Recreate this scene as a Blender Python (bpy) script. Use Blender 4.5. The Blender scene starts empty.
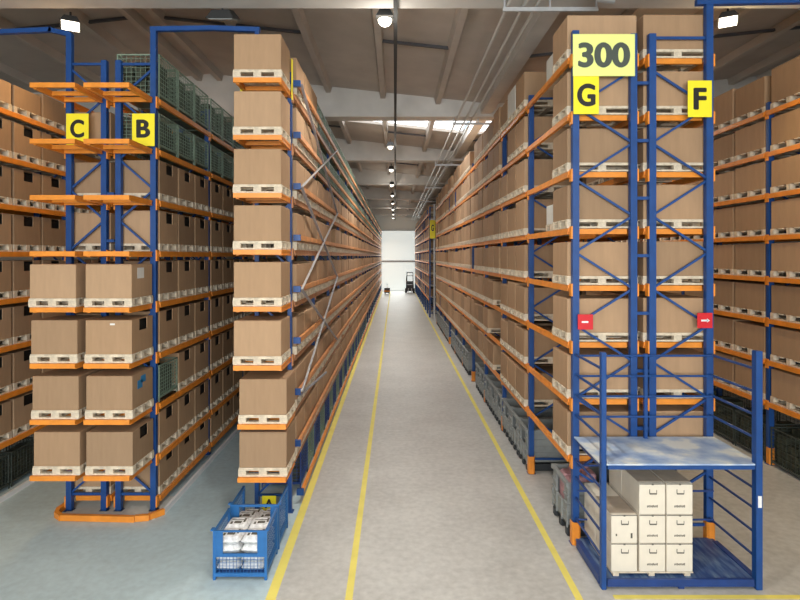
import bpy, math, random
from mathutils import Vector
R = random.Random(7)
S = bpy.context.scene
C = S.collection
F = 550.0; H = 4.6

# ------------------------------------------------------------ materials
def mat(name, col, rough=.6, metal=0.0, emit=0.0, ecol=None, noise=0.0, nscale=8.0, bump=0.0, spec=.5):
    m = bpy.data.materials.new(name); m.use_nodes = True
    nt = m.node_tree; b = nt.nodes['Principled BSDF']
    b.inputs['Base Color'].default_value = (*col, 1)
    b.inputs['Roughness'].default_value = rough
    b.inputs['Metallic'].default_value = metal
    b.inputs['Specular IOR Level'].default_value = spec
    if emit:
        b.inputs['Emission Color'].default_value = (*(ecol or col), 1)
        b.inputs['Emission Strength'].default_value = emit
    if noise or bump:
        tc = nt.nodes.new('ShaderNodeTexCoord'); n = nt.nodes.new('ShaderNodeTexNoise')
        n.inputs['Scale'].default_value = nscale; n.inputs['Detail'].default_value = 5
        nt.links.new(tc.outputs['Object'], n.inputs['Vector'])
        if noise:
            r = nt.nodes.new('ShaderNodeMapRange')
            r.inputs['From Min'].default_value = .3; r.inputs['From Max'].default_value = .7
            r.inputs['To Min'].default_value = 1 - noise; r.inputs['To Max'].default_value = 1 + noise
            nt.links.new(n.outputs['Fac'], r.inputs['Value'])
            x = nt.nodes.new('ShaderNodeVectorMath'); x.operation = 'SCALE'
            x.inputs[0].default_value = col
            nt.links.new(r.outputs['Result'], x.inputs['Scale'])
            nt.links.new(x.outputs['Vector'], b.inputs['Base Color'])
        if bump:
            bp = nt.nodes.new('ShaderNodeBump'); bp.inputs['Strength'].default_value = bump
            bp.inputs['Distance'].default_value = .01
            nt.links.new(n.outputs['Fac'], bp.inputs['Height']); nt.links.new(bp.outputs['Normal'], b.inputs['Normal'])
    return m

def cardboard(name, island, col=(.415, .268, .16)):
    m = mat(name, col, .8, spec=.2); nt = m.node_tree; b = nt.nodes['Principled BSDF']
    if island:
        g = nt.nodes.new('ShaderNodeNewGeometry'); rnd = g.outputs['Random Per Island']
    else:
        g = nt.nodes.new('ShaderNodeObjectInfo'); rnd = g.outputs['Random']
    cr = nt.nodes.new('ShaderNodeValToRGB'); e = cr.color_ramp.elements
    c = Vector(col)
    e[0].position = 0; e[0].color = (*(c * .8), 1)
    e[1].position = 1; e[1].color = (*(c * 1.13), 1)
    k = cr.color_ramp.elements.new(.5); k.color = (c.x, c.y * .97, c.z * .93, 1)
    nt.links.new(rnd, cr.inputs['Fac'])
    tc = nt.nodes.new('ShaderNodeTexCoord'); mp = nt.nodes.new('ShaderNodeMapping')
    mp.inputs['Scale'].default_value = (9, 9, 1.5)
    n = nt.nodes.new('ShaderNodeTexNoise'); n.inputs['Scale'].default_value = 1.5; n.inputs['Detail'].default_value = 6
    nt.links.new(tc.outputs['Object'], mp.inputs['Vector']); nt.links.new(mp.outputs['Vector'], n.inputs['Vector'])
    r = nt.nodes.new('ShaderNodeMapRange'); r.inputs['From Min'].default_value = .3; r.inputs['From Max'].default_value = .7
    r.inputs['To Min'].default_value = .94; r.inputs['To Max'].default_value = 1.05
    nt.links.new(n.outputs['Fac'], r.inputs['Value'])
    x = nt.nodes.new('ShaderNodeVectorMath'); x.operation = 'SCALE'
    nt.links.new(cr.outputs['Color'], x.inputs[0]); nt.links.new(r.outputs['Result'], x.inputs['Scale'])
    nt.links.new(x.outputs['Vector'], b.inputs['Base Color'])
    return m

M = {}
M['card'] = cardboard('cardboard', False)
M['card_bulk'] = cardboard('cardboard_bulk', True)
M['white_card'] = mat('white_carton', (.62, .62, .58), .7, noise=.05)
M['wood'] = mat('pallet_wood', (.67, .57, .435), .8, noise=.18, nscale=14, spec=.2)
M['orange'] = mat('orange_paint', (.80, .27, .03), .42, noise=.12, nscale=5)
M['rail_orange_shaded'] = mat('shaded_rail_orange_paint', (.60, .25, .08), .5, noise=.2, nscale=4)  # rail orange darkened so the dim aisle light sits in its colour
M['orange_shaded'] = mat('shaded_orange_paint', (.46, .20, .08), .5, noise=.2, nscale=4)  # beam orange with the shade of the aisle mixed into the colour
M['cartblue'] = mat('bright_blue_paint', (.02, .13, .36), .4, noise=.1)
M['blue'] = mat('blue_paint', (.008, .058, .225), .42, noise=.12, nscale=4)
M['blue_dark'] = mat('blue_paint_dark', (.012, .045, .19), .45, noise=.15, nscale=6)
M['galv'] = mat('galvanised', (.50, .50, .51), .45, .35, noise=.1)
M['steelbrace'] = mat('steel_brace', (.33, .33, .36), .5, .2, noise=.1)
M['yellow'] = mat('yellow_sign', (.95, .80, .02), .5)
M['paleyellow'] = mat('pale_yellow_sign', (.86, .90, .28), .5)
M['black'] = mat('black', (.012, .012, .012), .5)
M['greytext'] = mat('grey_lettering', (.07, .085, .07), .5)
M['red'] = mat('red_sign', (.62, .012, .02), .5)
M['white'] = mat('white_paint', (.8, .8, .8), .5)
M['label'] = mat('paper_label', (.75, .72, .68), .6)
M['bluetag'] = mat('blue_sticker', (.03, .20, .42), .6)
M['green'] = mat('green_wire', (.20, .27, .20), .5, noise=.2, nscale=5)
M['greengoods'] = mat('green_goods', (.045, .05, .03), .7, noise=.6, nscale=9)
M['darkwire'] = mat('dark_wire', (.05, .06, .05), .5, noise=.2)
M['binplastic'] = mat('grey_bin_plastic', (.27, .285, .28), .55, noise=.1)
M['bindark'] = mat('dark_bin_plastic', (.035, .04, .045), .55)
M['rubber'] = mat('rubber', (.02, .02, .02), .8)
M['archive'] = mat('cream_board', (.74, .67, .555), .7, noise=.05, nscale=5)
M['archivetop'] = mat('brown_board', (.42, .34, .26), .7, noise=.1, nscale=5)
M['paper'] = mat('white_bags', (.72, .72, .72), .5, noise=.3, nscale=16, bump=.6)
M['print'] = mat('dark_print', (.10, .09, .07), .7)
M['deck'] = None
M['roof'] = mat('roof_concrete', (.50, .45, .405), .85, noise=.08, nscale=1.2, spec=.2)
M['beam'] = mat('beam_concrete', (.60, .575, .54), .85, noise=.08, nscale=1.5, spec=.2)
M['wall'] = mat('wall_paint', (.62, .60, .56), .8, noise=.05, nscale=1)
M['whitewall'] = mat('white_wall', (.82, .85, .83), .7)
M['lineyellow'] = mat('floor_line_yellow', (.78, .66, .14), .6, noise=.07, nscale=3)
M['lamp_on'] = mat('lamp_glass', (1, .95, .85), .3, emit=9, ecol=(1, .9, .72))
M['lampdim'] = mat('dim_lamp_glass', (.8, .78, .72), .3, emit=.8, ecol=(1, .95, .85))
M['housing'] = mat('lamp_housing', (.035, .035, .035), .8)
M['lampoff'] = mat('lamp_glass_unlit', (.35, .37, .36), .2)
M['skylight'] = mat('skylight_panel', (.9, .95, 1), .4, emit=2.6, ecol=(.92, .97, 1))
M['daydoor'] = mat('daylight_panel', (.9, .95, .95), .5, emit=.5, ecol=(.90, 1, .98))
M['pipe'] = mat('pipe_grey', (.5, .49, .46), .4, .2)
M['duct'] = mat('duct_silver', (.6, .62, .64), .3, .5)
M['pink'] = mat('pink_wrap', (.45, .24, .26), .5, noise=.3)
M['seatblack'] = mat('machine_grey', (.06, .06, .07), .5)

def deck_mat():
    m = mat('worn_deck', (.4, .5, .65), .5); nt = m.node_tree; b = nt.nodes['Principled BSDF']
    tc = nt.nodes.new('ShaderNodeTexCoord'); n = nt.nodes.new('ShaderNodeTexNoise')
    n.inputs['Scale'].default_value = 2.2; n.inputs['Detail'].default_value = 6
    nt.links.new(tc.outputs['Object'], n.inputs['Vector'])
    cr = nt.nodes.new('ShaderNodeValToRGB'); e = cr.color_ramp.elements
    e[0].position = .34; e[0].color = (.22, .34, .60, 1); e[1].position = .6; e[1].color = (.72, .76, .76, 1)
    k = e.new(.5); k.color = (.45, .56, .72, 1)
    nt.links.new(n.outputs['Fac'], cr.inputs['Fac']); nt.links.new(cr.outputs['Color'], b.inputs['Base Color'])
    return m
M['deck'] = deck_mat()

def base_mat():
    m = mat('blue_grating', (.03, .08, .22), .5); nt = m.node_tree; b = nt.nodes['Principled BSDF']
    tc = nt.nodes.new('ShaderNodeTexCoord'); n = nt.nodes.new('ShaderNodeTexNoise')
    mp = nt.nodes.new('ShaderNodeMapping'); mp.inputs['Scale'].default_value = (6, 1, 1)
    n.inputs['Scale'].default_value = 3; n.inputs['Detail'].default_value = 6
    nt.links.new(tc.outputs['Object'], mp.inputs['Vector']); nt.links.new(mp.outputs['Vector'], n.inputs['Vector'])
    cr = nt.nodes.new('ShaderNodeValToRGB'); e = cr.color_ramp.elements
    e[0].position = .4; e[0].color = (.025, .07, .22, 1); e[1].position = .75; e[1].color = (.16, .24, .36, 1)
    nt.links.new(n.outputs['Fac'], cr.inputs['Fac']); nt.links.new(cr.outputs['Color'], b.inputs['Base Color'])
    return m
M['base'] = base_mat()

def floor_mat(name, c1, c2, rough):
    m = mat(name, c1, rough); nt = m.node_tree; b = nt.nodes['Principled BSDF']
    tc = nt.nodes.new('ShaderNodeTexCoord')
    a = nt.nodes.new('ShaderNodeTexNoise'); a.inputs['Scale'].default_value = .8; a.inputs['Detail'].default_value = 9
    a.inputs['Roughness'].default_value = .65
    f = nt.nodes.new('ShaderNodeTexNoise'); f.inputs['Scale'].default_value = 9; f.inputs['Detail'].default_value = 8
    nt.links.new(tc.outputs['Object'], a.inputs['Vector']); nt.links.new(tc.outputs['Object'], f.inputs['Vector'])
    ad = nt.nodes.new('ShaderNodeMath'); ad.operation = 'MULTIPLY_ADD'; ad.inputs[1].default_value = .45
    nt.links.new(f.outputs['Fac'], ad.inputs[0])
    sc = nt.nodes.new('ShaderNodeMath'); sc.operation = 'MULTIPLY'; sc.inputs[1].default_value = .55
    nt.links.new(a.outputs['Fac'], sc.inputs[0]); nt.links.new(sc.outputs[0], ad.inputs[2])
    cr = nt.nodes.new('ShaderNodeValToRGB'); e = cr.color_ramp.elements
    e[0].position = .36; e[0].color = (*c2, 1); e[1].position = .60; e[1].color = (*c1, 1)
    nt.links.new(ad.outputs[0], cr.inputs['Fac']); nt.links.new(cr.outputs['Color'], b.inputs['Base Color'])
    rr = nt.nodes.new('ShaderNodeMapRange'); rr.inputs['To Min'].default_value = rough - .1; rr.inputs['To Max'].default_value = rough + .15
    nt.links.new(a.outputs['Fac'], rr.inputs['Value']); nt.links.new(rr.outputs['Result'], b.inputs['Roughness'])
    return m
M['floor'] = floor_mat('concrete_floor', (.54, .525, .495), (.40, .385, .36), .42)
M['floor_daylight_tint'] = floor_mat('concrete_floor_daylight_tint', (.50, .615, .65), (.40, .49, .52), .45)  # same concrete, with the left side's cool daylight put into the colour

# ------------------------------------------------------------ mesh builder
class MB:
    def __init__(s): s.v = []; s.f = []
    def hexa(s, p):
        n = len(s.v); s.v += [tuple(q) for q in p]
        for a in ((0, 3, 2, 1), (4, 5, 6, 7), (0, 1, 5, 4), (1, 2, 6, 5), (2, 3, 7, 6), (3, 0, 4, 7)):
            s.f.append(tuple(n + i for i in a))
        return s
    def box(s, x0, x1, y0, y1, z0, z1):
        if x0 > x1: x0, x1 = x1, x0
        if y0 > y1: y0, y1 = y1, y0
        if z0 > z1: z0, z1 = z1, z0
        return s.hexa([(x0, y0, z0), (x1, y0, z0), (x1, y1, z0), (x0, y1, z0), (x0, y0, z1), (x1, y0, z1), (x1, y1, z1), (x0, y1, z1)])
    def cham(s, x0, x1, y0, y1, z0, z1, c=.01):
        # box with chamfered edges (vertical octagon prism + sloped top/bottom)
        def ring(z, i):
            return [(x0 + c + i, y0 + i, z), (x1 - c - i, y0 + i, z), (x1 - i, y0 + c + i, z), (x1 - i, y1 - c - i, z),
                    (x1 - c - i, y1 - i, z), (x0 + c + i, y1 - i, z), (x0 + i, y1 - c - i, z), (x0 + i, y0 + c + i, z)]
        rs = [ring(z0, c * .7), ring(z0 + c, 0), ring(z1 - c, 0), ring(z1, c * .7)]
        n = len(s.v)
        for r in rs: s.v += r
        s.f.append(tuple(n + i for i in range(7, -1, -1)))
        s.f.append(tuple(n + 24 + i for i in range(8)))
        for k in range(3):
            for i in range(8):
                j = (i + 1) % 8
                s.f.append((n + 8 * k + i, n + 8 * k + j, n + 8 * k + 8 + j, n + 8 * k + 8 + i))
        return s
    def bar(s, a, b, w, h=None, up=(0, 0, 1)):
        h = h or w; a = Vector(a); b = Vector(b); d = (b - a).normalized(); u = Vector(up)
        if abs(d.dot(u)) > .98: u = Vector((1, 0, 0))
        sd = d.cross(u).normalized(); u = sd.cross(d).normalized()
        sd *= w / 2; u *= h / 2
        return s.hexa([a - sd - u, a + sd - u, a + sd + u, a - sd + u, b - sd - u, b + sd - u, b + sd + u, b - sd + u])
    def tube(s, pts, r, n=8):
        pts = [Vector(p) for p in pts]; base = len(s.v); L = len(pts)
        for i, p in enumerate(pts):
            d = (pts[min(i + 1, L - 1)] - pts[max(i - 1, 0)]).normalized()
            u = Vector((0, 0, 1)) if abs(d.z) < .9 else Vector((1, 0, 0))
            a = d.cross(u).normalized(); b = a.cross(d).normalized()
            for k in range(n):
                t = 2 * math.pi * k / n
                s.v.append(tuple(p + a * (r * math.cos(t)) + b * (r * math.sin(t))))
        for i in range(L - 1):
            for k in range(n):
                j = (k + 1) % n
                s.f.append((base + i * n + k, base + i * n + j, base + (i + 1) * n + j, base + (i + 1) * n + k))
        s.f.append(tuple(base + k for k in range(n - 1, -1, -1)))
        s.f.append(tuple(base + (L - 1) * n + k for k in range(n)))
        return s
    def prism(s, poly, z0, z1):
        n = len(s.v); k = len(poly)
        s.v += [(x, y, z0) for x, y in poly] + [(x, y, z1) for x, y in poly]
        s.f.append(tuple(n + i for i in range(k - 1, -1, -1))); s.f.append(tuple(n + k + i for i in range(k)))
        for i in range(k):
            j = (i + 1) % k; s.f.append((n + i, n + j, n + k + j, n + k + i))
        return s
    def mesh(s, name, m):
        me = bpy.data.meshes.new(name); me.from_pydata(s.v, [], s.f); me.update()
        if m: me.materials.append(M[m] if isinstance(m, str) else m)
        return me
    def build(s, name, m, parent=None, loc=(0, 0, 0)):
        return put(name, s.mesh(name, m), parent, loc)

def put(name, me, parent=None, loc=(0, 0, 0), rz=0):
    o = bpy.data.objects.new(name, me); C.objects.link(o); o.location = loc; o.rotation_euler.z = rz
    if parent is not None: o.parent = parent
    return o
def tag(o, label, cat, group=None, kind=None):
    o['label'] = label; o['category'] = cat
    if group: o['group'] = group
    if kind: o['kind'] = kind
    return o
def thing(name, label, cat, loc=(0, 0, 0), group=None, rz=0):
    return tag(put(name, None, None, loc, rz), label, cat, group)
def struct(name, mb, m, parent=None, label=None):
    o = mb.build(name, m, parent)
    if parent is None: o['kind'] = 'structure'
    if label: o['label'] = label
    return o
ORD = ['first', 'second', 'third', 'fourth', 'fifth', 'sixth', 'seventh', 'eighth', 'ninth', 'tenth', 'eleventh', 'twelfth',
       'thirteenth', 'fourteenth', 'fifteenth', 'sixteenth', 'seventeenth', 'eighteenth', 'nineteenth', 'twentieth']
TENS = {2: 'twenty', 3: 'thirty', 4: 'forty', 5: 'fifty', 6: 'sixty'}
def ordw(i):
    if i < 20: return ORD[i]
    n = i + 1; t, u = divmod(n, 10)
    return (TENS[t] + '-' + ORD[u - 1]) if u else TENS[t][:-1] + 'ieth'

# ------------------------------------------------------------ shell
XL, XR, YB, YF = -13.5, 12.5, -9.0, 72.4
def roofz(x): # ridge at -6.4, valley at 3.4, next ridge at 13.2
    if x < -6.4: return 10.9 - .107 * (-6.4 - x)
    if x < 3.4: return 10.9 - .107 * (x + 6.4)
    return 9.85 + .107 * (x - 3.4)
struct('floor', MB().box(-1.74, XR, YB, YF, -.2, 0), 'floor', label='grey concrete floor of the main aisle')
struct('floor', MB().box(XL, -1.74, YB, YF, -.2, 0), 'floor_daylight_tint', label='concrete floor at the left, cool daylight tinted into its colour')
struct('wall_left', MB().box(XL - .3, XL, YB, YF, -.2, 10.4), 'wall')
struct('wall_right', MB().box(XR, XR + .3, YB, YF, -.2, 11.2), 'wall')
struct('wall_back', MB().box(XL - .3, XR + .3, YB - .3, YB, -.2, 11.2), 'wall')
struct('wall_far', MB().box(XL, XR, YF, YF + .3, -.2, 11.2), 'whitewall')
# daylight door at the far end with dark crossbar
w = MB()
w.box(-1.75, 2.6, YF - .06, YF - .02, .05, 3.78); w.box(-1.75, 2.6, YF - .06, YF - .02, 4.02, 7.9)
d1 = struct('door_1', w, 'daydoor', label='tall translucent white daylight door')
MB().box(-1.85, 2.7, YF - .12, YF - .005, 3.78, 4.02).build('door_frame', 'galv', d1)
MB().box(-1.85, -1.75, YF - .12, YF - .005, 0, 8).box(2.6, 2.7, YF - .12, YF - .005, 0, 8).box(-1.75, 2.6, YF - .12, YF - .005, 7.9, 8).build('door_frame', 'galv', d1)
# roof deck in strips with skylight openings between y = 20.0 and 22.0
SKY = [(20.9, 23.8, -1.5, 7.5)]
def deckstrip(mb, xa, xb, ya, yb):
    za, zb = roofz(xa), roofz(xb)
    mb.hexa([(xa, ya, za), (xb, ya, zb), (xb, yb, zb), (xa, yb, za), (xa, ya, za + .2), (xb, ya, zb + .2), (xb, yb, zb + .2), (xa, yb, za + .2)])
mb = MB()
for xa, xb in ((XL - .3, -6.4), (-6.4, -2.2), (-2.2, 3.4), (3.4, 7.5), (7.5, XR + .3)):
    if xa >= -2.2 and xb <= 7.5:
        deckstrip(mb, xa, xb, YB - .3, 20.9); deckstrip(mb, xa, xb, 23.8, YF + .3)
    else: deckstrip(mb, xa, xb, YB - .3, YF + .3)
struct('ceiling', mb, 'roof')
n = 1
for xa, xb in ((-2.2, -.42), (-.42, 1.48), (1.48, 2.95), (3.4, 5.2), (5.2, 7.1)):
    mb = MB(); za, zb = roofz(xa) + .12, roofz(xb) + .12; xa2, xb2 = xa + .04, xb - .04
    mb.hexa([(xa2, 20.9, za), (xb2, 20.9, zb), (xb2, 23.8, zb), (xa2, 23.8, za), (xa2, 20.9, za + .05), (xb2, 20.9, zb + .05), (xb2, 23.8, zb + .05), (xa2, 23.8, za + .05)])
    struct('window_%d' % n, mb, 'skylight', label='bright roof skylight pane'); n += 1
# cross girders and ribs
t = 1
for y in (1.5, 10.1, 19.0, 27.7, 37.0, 46.5, 55.3, 64.2):
    mb = MB(); xs = [XL, -6.4, 3.4, XR]
    for a, b in zip(xs, xs[1:]):
        mb.hexa([(a, y, 9.45), (b, y, 9.45), (b, y + .5, 9.45), (a, y + .5, 9.45), (a, y, roofz(a)), (b, y, roofz(b)), (b, y + .5, roofz(b)), (a, y + .5, roofz(a))])
    mb.box(XL, XR, y - .06, y + .56, 9.4, 9.52)
    struct('trim_%d' % t, mb, 'beam', label='concrete cross girder under the roof'); t += 1
for x in (-11.8, -9.9, -8.0, -6.75, -6.05, -4.2, -2.3, -.42, 1.48, 5.2, 7.1, 7.9, 9.9, 11.6):
    mb = MB(); z = roofz(x)
    mb.hexa([(x - .08, YB, z - .22), (x + .08, YB, z - .22), (x + .08, YF, z - .22), (x - .08, YF, z - .22),
             (x - .13, YB, z + .02), (x + .13, YB, z + .02), (x + .13, YF, z + .02), (x - .13, YF, z + .02)])
    struct('trim_%d' % t, mb, 'roof', label='roof rib running the length of the hall'); t += 1
struct('trim_%d' % t, MB().box(2.95, 3.32, YB, YF, 9.5, 9.9), 'beam', label='pale valley gutter girder'); t += 1
# thin dark joint rods below the deck
for y in (6.0, 14.2, 24.6, 32.5, 42.0, 51.0):
    for xa, xb in ((XL, -6.75), (-6.05, -2.36), (-.35, 1.4), (3.4, XR)):
        mb = MB(); mb.bar((xa, y, roofz(xa) - .1), (xb, y, roofz(xb) - .1), .07, .07)
        struct('trim_%d' % t, mb, 'seatblack', label='thin dark tie under the roof'); t += 1
# pipes
for x, z in ((2.12, 9.3), (2.42, 9.3), (2.66, 9.3)):
    o = MB().tube([(x, YB + .05, z), (x, YF - .05, z)], .035).build('ceiling_pipe', 'pipe')
    tag(o, {2.12: 'thin grey ceiling pipe nearest the middle of the aisle', 2.42: 'grey ceiling pipe in the middle of the three', 2.66: 'grey ceiling pipe nearest the pale gutter girder'}[x], 'pipe', 'pipes along the ceiling')
for i, y in enumerate((10.3, 19.2, 27.9, 37.2, 46.7)):
    b = thing('pipe_hanger', 'dark hanger bar for the ceiling pipes at the %s girder from the front' % ORD[i], 'bracket', (2.9, y, 9.18), 'pipe hangers')
    MB().box(-.88, .9, -.03, .03, 0, .07).build('crossbar', 'galv', b)
    for x in (-.85, .0, .87): MB().box(x - .015, x + .015, -.015, .015, .07, .22).build('hanger_rod', 'galv', b)
o = MB().tube([(3.46, 9.7, 9.84), (3.46, 9.7, 9.5), (3.5, 9.68, 9.3), (3.62, 9.65, 9.15), (3.85, 9.6, 9.1)], .1, 12).build('duct_elbow', 'duct')
tag(o, 'short silver duct bend above the box stack of rack G', 'duct')
o = MB().box(-.03, .05, YB + .05, YF - .05, 9.32, 9.4).build('cable_tray', 'housing')
tag(o, 'dark cable tray running along the ceiling over the main aisle', 'cable tray')

# ------------------------------------------------------------ floor lines
def line(pts, label):
    mb = MB(); x0, x1, y0, y1 = pts; mb.box(x0, x1, y0, y1, 0, .004)
    o = mb.build('floor_marking', 'lineyellow'); tag(o, label, 'floor marking', 'yellow floor lines')
line((-1.735, -1.60, YB, 71), 'yellow floor line beside rack A')
line((-.67, -.57, YB, 71), 'yellow floor line down the middle of the aisle, left of centre')
line((2.42, 2.52, YB, 71), 'yellow floor line beside rack G')
line((2.95, 11, 7.38, 7.46), 'yellow floor line across the floor in front of the blue platform')

# ------------------------------------------------------------ meshes for goods
def pallet_mb(wx, wy):
    mb = MB(); hx, hy = wx / 2, wy / 2
    for i in range(3):
        y = -hy + .05 + i * (wy - .1) / 2
        mb.box(-hx, hx, y - .05, y + .05, .10, .122); mb.box(-hx, hx, y - .05, y + .05, .002, .028)
        for j in range(3):
            x = -hx + .06 + j * (wx - .12) / 2
            mb.box(x - .06, x + .06, y - .05, y + .05, .022, .10)
    for j in range(3):
        x = -hx + .06 + j * (wx - .12) / 2
        mb.box(x - .055, x + .055, -hy, hy, 0, .03)
    for j in range(5):
        y = -hy + .07 + j * (wy - .14) / 4
        mb.box(-hx, hx, y - .065, y + .065, .122, .144)
    return mb
pallet_cache = {}
def pallet_mesh(wx, wy):
    k = (wx, wy)
    if k not in pallet_cache: pallet_cache[k] = pallet_mb(wx, wy).mesh('pallet', 'wood')
    return pallet_cache[k]
pparts = {}
def pallet_parts(wx, wy):
    k = (wx, wy)
    if k not in pparts:
        hx, hy = wx / 2, wy / 2; L = []
        d = MB()
        for j in range(5):
            y = -hy + .07 + j * (wy - .14) / 4
            d.cham(-hx, hx, y - .065, y + .065, .122, .144, .004)
        L.append(('deck_boards', d.mesh('deck_boards', 'wood'), (0, 0, 0)))
        st = MB()
        for i in range(3):
            y = -hy + .05 + i * (wy - .1) / 2
            st.box(-hx, hx, y - .05, y + .05, .10, .122); st.box(-hx + .001, hx - .001, y - .049, y + .049, .002, .029)
        L.append(('stringer_boards', st.mesh('stringer_boards', 'wood'), (0, 0, 0)))
        bm = MB().cham(-.065, .065, -.049, .049, .022, .10, .003).mesh('block', 'wood')
        bb = MB().cham(-.055, .055, -hy, hy, 0, .03, .002).mesh('base_board', 'wood')
        for j in range(3):
            x = -hx + .06 + j * (wx - .12) / 2
            L.append(('base_board', bb, (x, 0, 0)))
            for i in range(3): L.append(('block', bm, (x, -hy + .05 + i * (wy - .1) / 2, 0)))
        pparts[k] = L
    return pparts[k]
def place_pallet(wx, wy, loc, label, group, detailed):
    if detailed:
        r = thing('pallet', label, 'pallet', loc, group)
        for nm, me, l in pallet_parts(wx, wy): put(nm, me, r, l)
        return r
    o = put('pallet', pallet_mesh(wx, wy), None, loc); tag(o, label, 'pallet', group); return o

box_cache = {}
def box_mesh(wx, wy, h, style='plain', m='card'):
    """closed carton with top flaps meeting in a seam; 'notch' cartons are hollow with a hand opening on both long sides"""
    k = (wx, wy, round(h, 3), style, m)
    if k in box_cache: return box_cache[k]
    hx, hy = wx / 2, wy / 2; mb = MB()
    if style == 'plain':
        mb.cham(-hx, hx, -hy, hy, 0, h - .006, .008)
        mb.box(-hx + .006, -.003, -hy + .006, hy - .006, h - .006, h); mb.box(.003, hx - .006, -hy + .006, hy - .006, h - .006, h)
    else:
        t = .012
        mb.box(-hx, hx, -hy, -hy + t, 0, h); mb.box(-hx, hx, hy - t, hy, 0, h)
        mb.box(-hx + t, hx - t, -hy + t, hy - t, 0, t); mb.box(-hx + t, hx - t, -hy + t, hy - t, h - t, h)
        n0, n1, nz = -.12, .17, h * .64
        mb.box(-hx, -hx + t, -hy + t, hy - t, 0, h - .0005)
        a, b = hx, hx - t
        mb.box(a, b, -hy + t, n0, 0, h - .0005); mb.box(a, b, n1, hy - t, 0, h - .0005); mb.box(a, b, n0, n1, 0, nz)
        g = MB().cham(-hx + .03, hx - .05, -hy + .03, hy - .03, .02, h - .03, .03)  # black block added inside to stand in for shade behind the notch
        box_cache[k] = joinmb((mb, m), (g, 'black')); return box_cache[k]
    box_cache[k] = mb.mesh('cardboard_box', m); return box_cache[k]

# mesh cage of wires
def cage_parts(wx, wy, h):
    hx, hy = wx / 2, wy / 2
    fr = MB(); b = .022
    for x in (-hx, hx - b):
        for y in (-hy, hy - b): fr.box(x, x + b, y, y + b, 0, h)
    for z in (.1, h - b):
        fr.box(-hx, hx, -hy, -hy + b, z, z + b); fr.box(-hx, hx, hy - b, hy, z, z + b)
        fr.box(-hx, -hx + b, -hy, hy, z, z + b); fr.box(hx - b, hx, -hy, hy, z, z + b)
    fr.box(-hx, hx, -hy, hy, .08, .1)
    net = MB(); r = .0035
    nx = 9
    for i in range(1, nx):
        x = -hx + wx * i / nx; y = -hy + wy * i / nx; z = .1 + (h - .1) * i / nx
        for yy in (-hy + .01, hy - .01): net.box(x - r, x + r, yy - r, yy + r, .1, h - .02)
        for xx in (-hx + .01, hx - .01): net.box(xx - r, xx + r, y - r, y + r, .1, h - .02)
        for yy in (-hy + .01, hy - .01): net.box(-hx, hx, yy - r, yy + r, z - r, z + r)
        for xx in (-hx + .01, hx - .01): net.box(xx - r, xx + r, -hy, hy, z - r, z + r)
    g = MB(); rr = random.Random(3)
    n = 3
    for i in range(n):
        for j in range(n):
            if rr.random() < .2: continue
            x = -hx + .06 + (wx - .12) * i / n; y = -hy + .06 + (wy - .12) * j / n
            top = h * (.45 + .4 * rr.random())
            z = .1
            while z < top:
                dz = .1 + .08 * rr.random(); o = .02 * rr.random()
                g.cham(x + o, x + (wx - .12) / n - .015, y + o, y + (wy - .12) / n - .015, z, z + dz, .015); z += dz + .008
    return fr, net, g
def joinmb(*parts):
    """several builders into one mesh with several materials"""
    V = []; Fc = []; mi = []; ms = []
    for mbx, m in parts:
        n = len(V); V += mbx.v; Fc += [tuple(n + i for i in f) for f in mbx.f]
        if m not in ms: ms.append(m)
        mi += [ms.index(m)] * len(mbx.f)
    me = bpy.data.meshes.new('joined'); me.from_pydata(V, [], Fc)
    for m in ms: me.materials.append(M[m])
    for p, i in zip(me.polygons, mi): p.material_index = i
    me.update(); return me
cagec = {}
def place_cage(wx, wy, h, loc, label, group, detailed, wire='green', goods='greengoods'):
    k = (wx, wy, h, wire, goods)
    if k not in cagec:
        fr, net, g = cage_parts(wx, wy, h)
        cagec[k] = (fr.mesh('frame', wire), net.mesh('netting', wire), g.mesh('contents', goods), joinmb((fr, wire), (net, wire), (g, goods)))
    a = cagec[k]
    if detailed:
        r = thing('wire_cage', label, 'wire cage', loc, group)
        put('frame', a[0], r); put('netting', a[1], r); put('contents', a[2], r)
        return r
    return tag(put('wire_cage', a[3], None, loc), label, 'wire cage', group)

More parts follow.
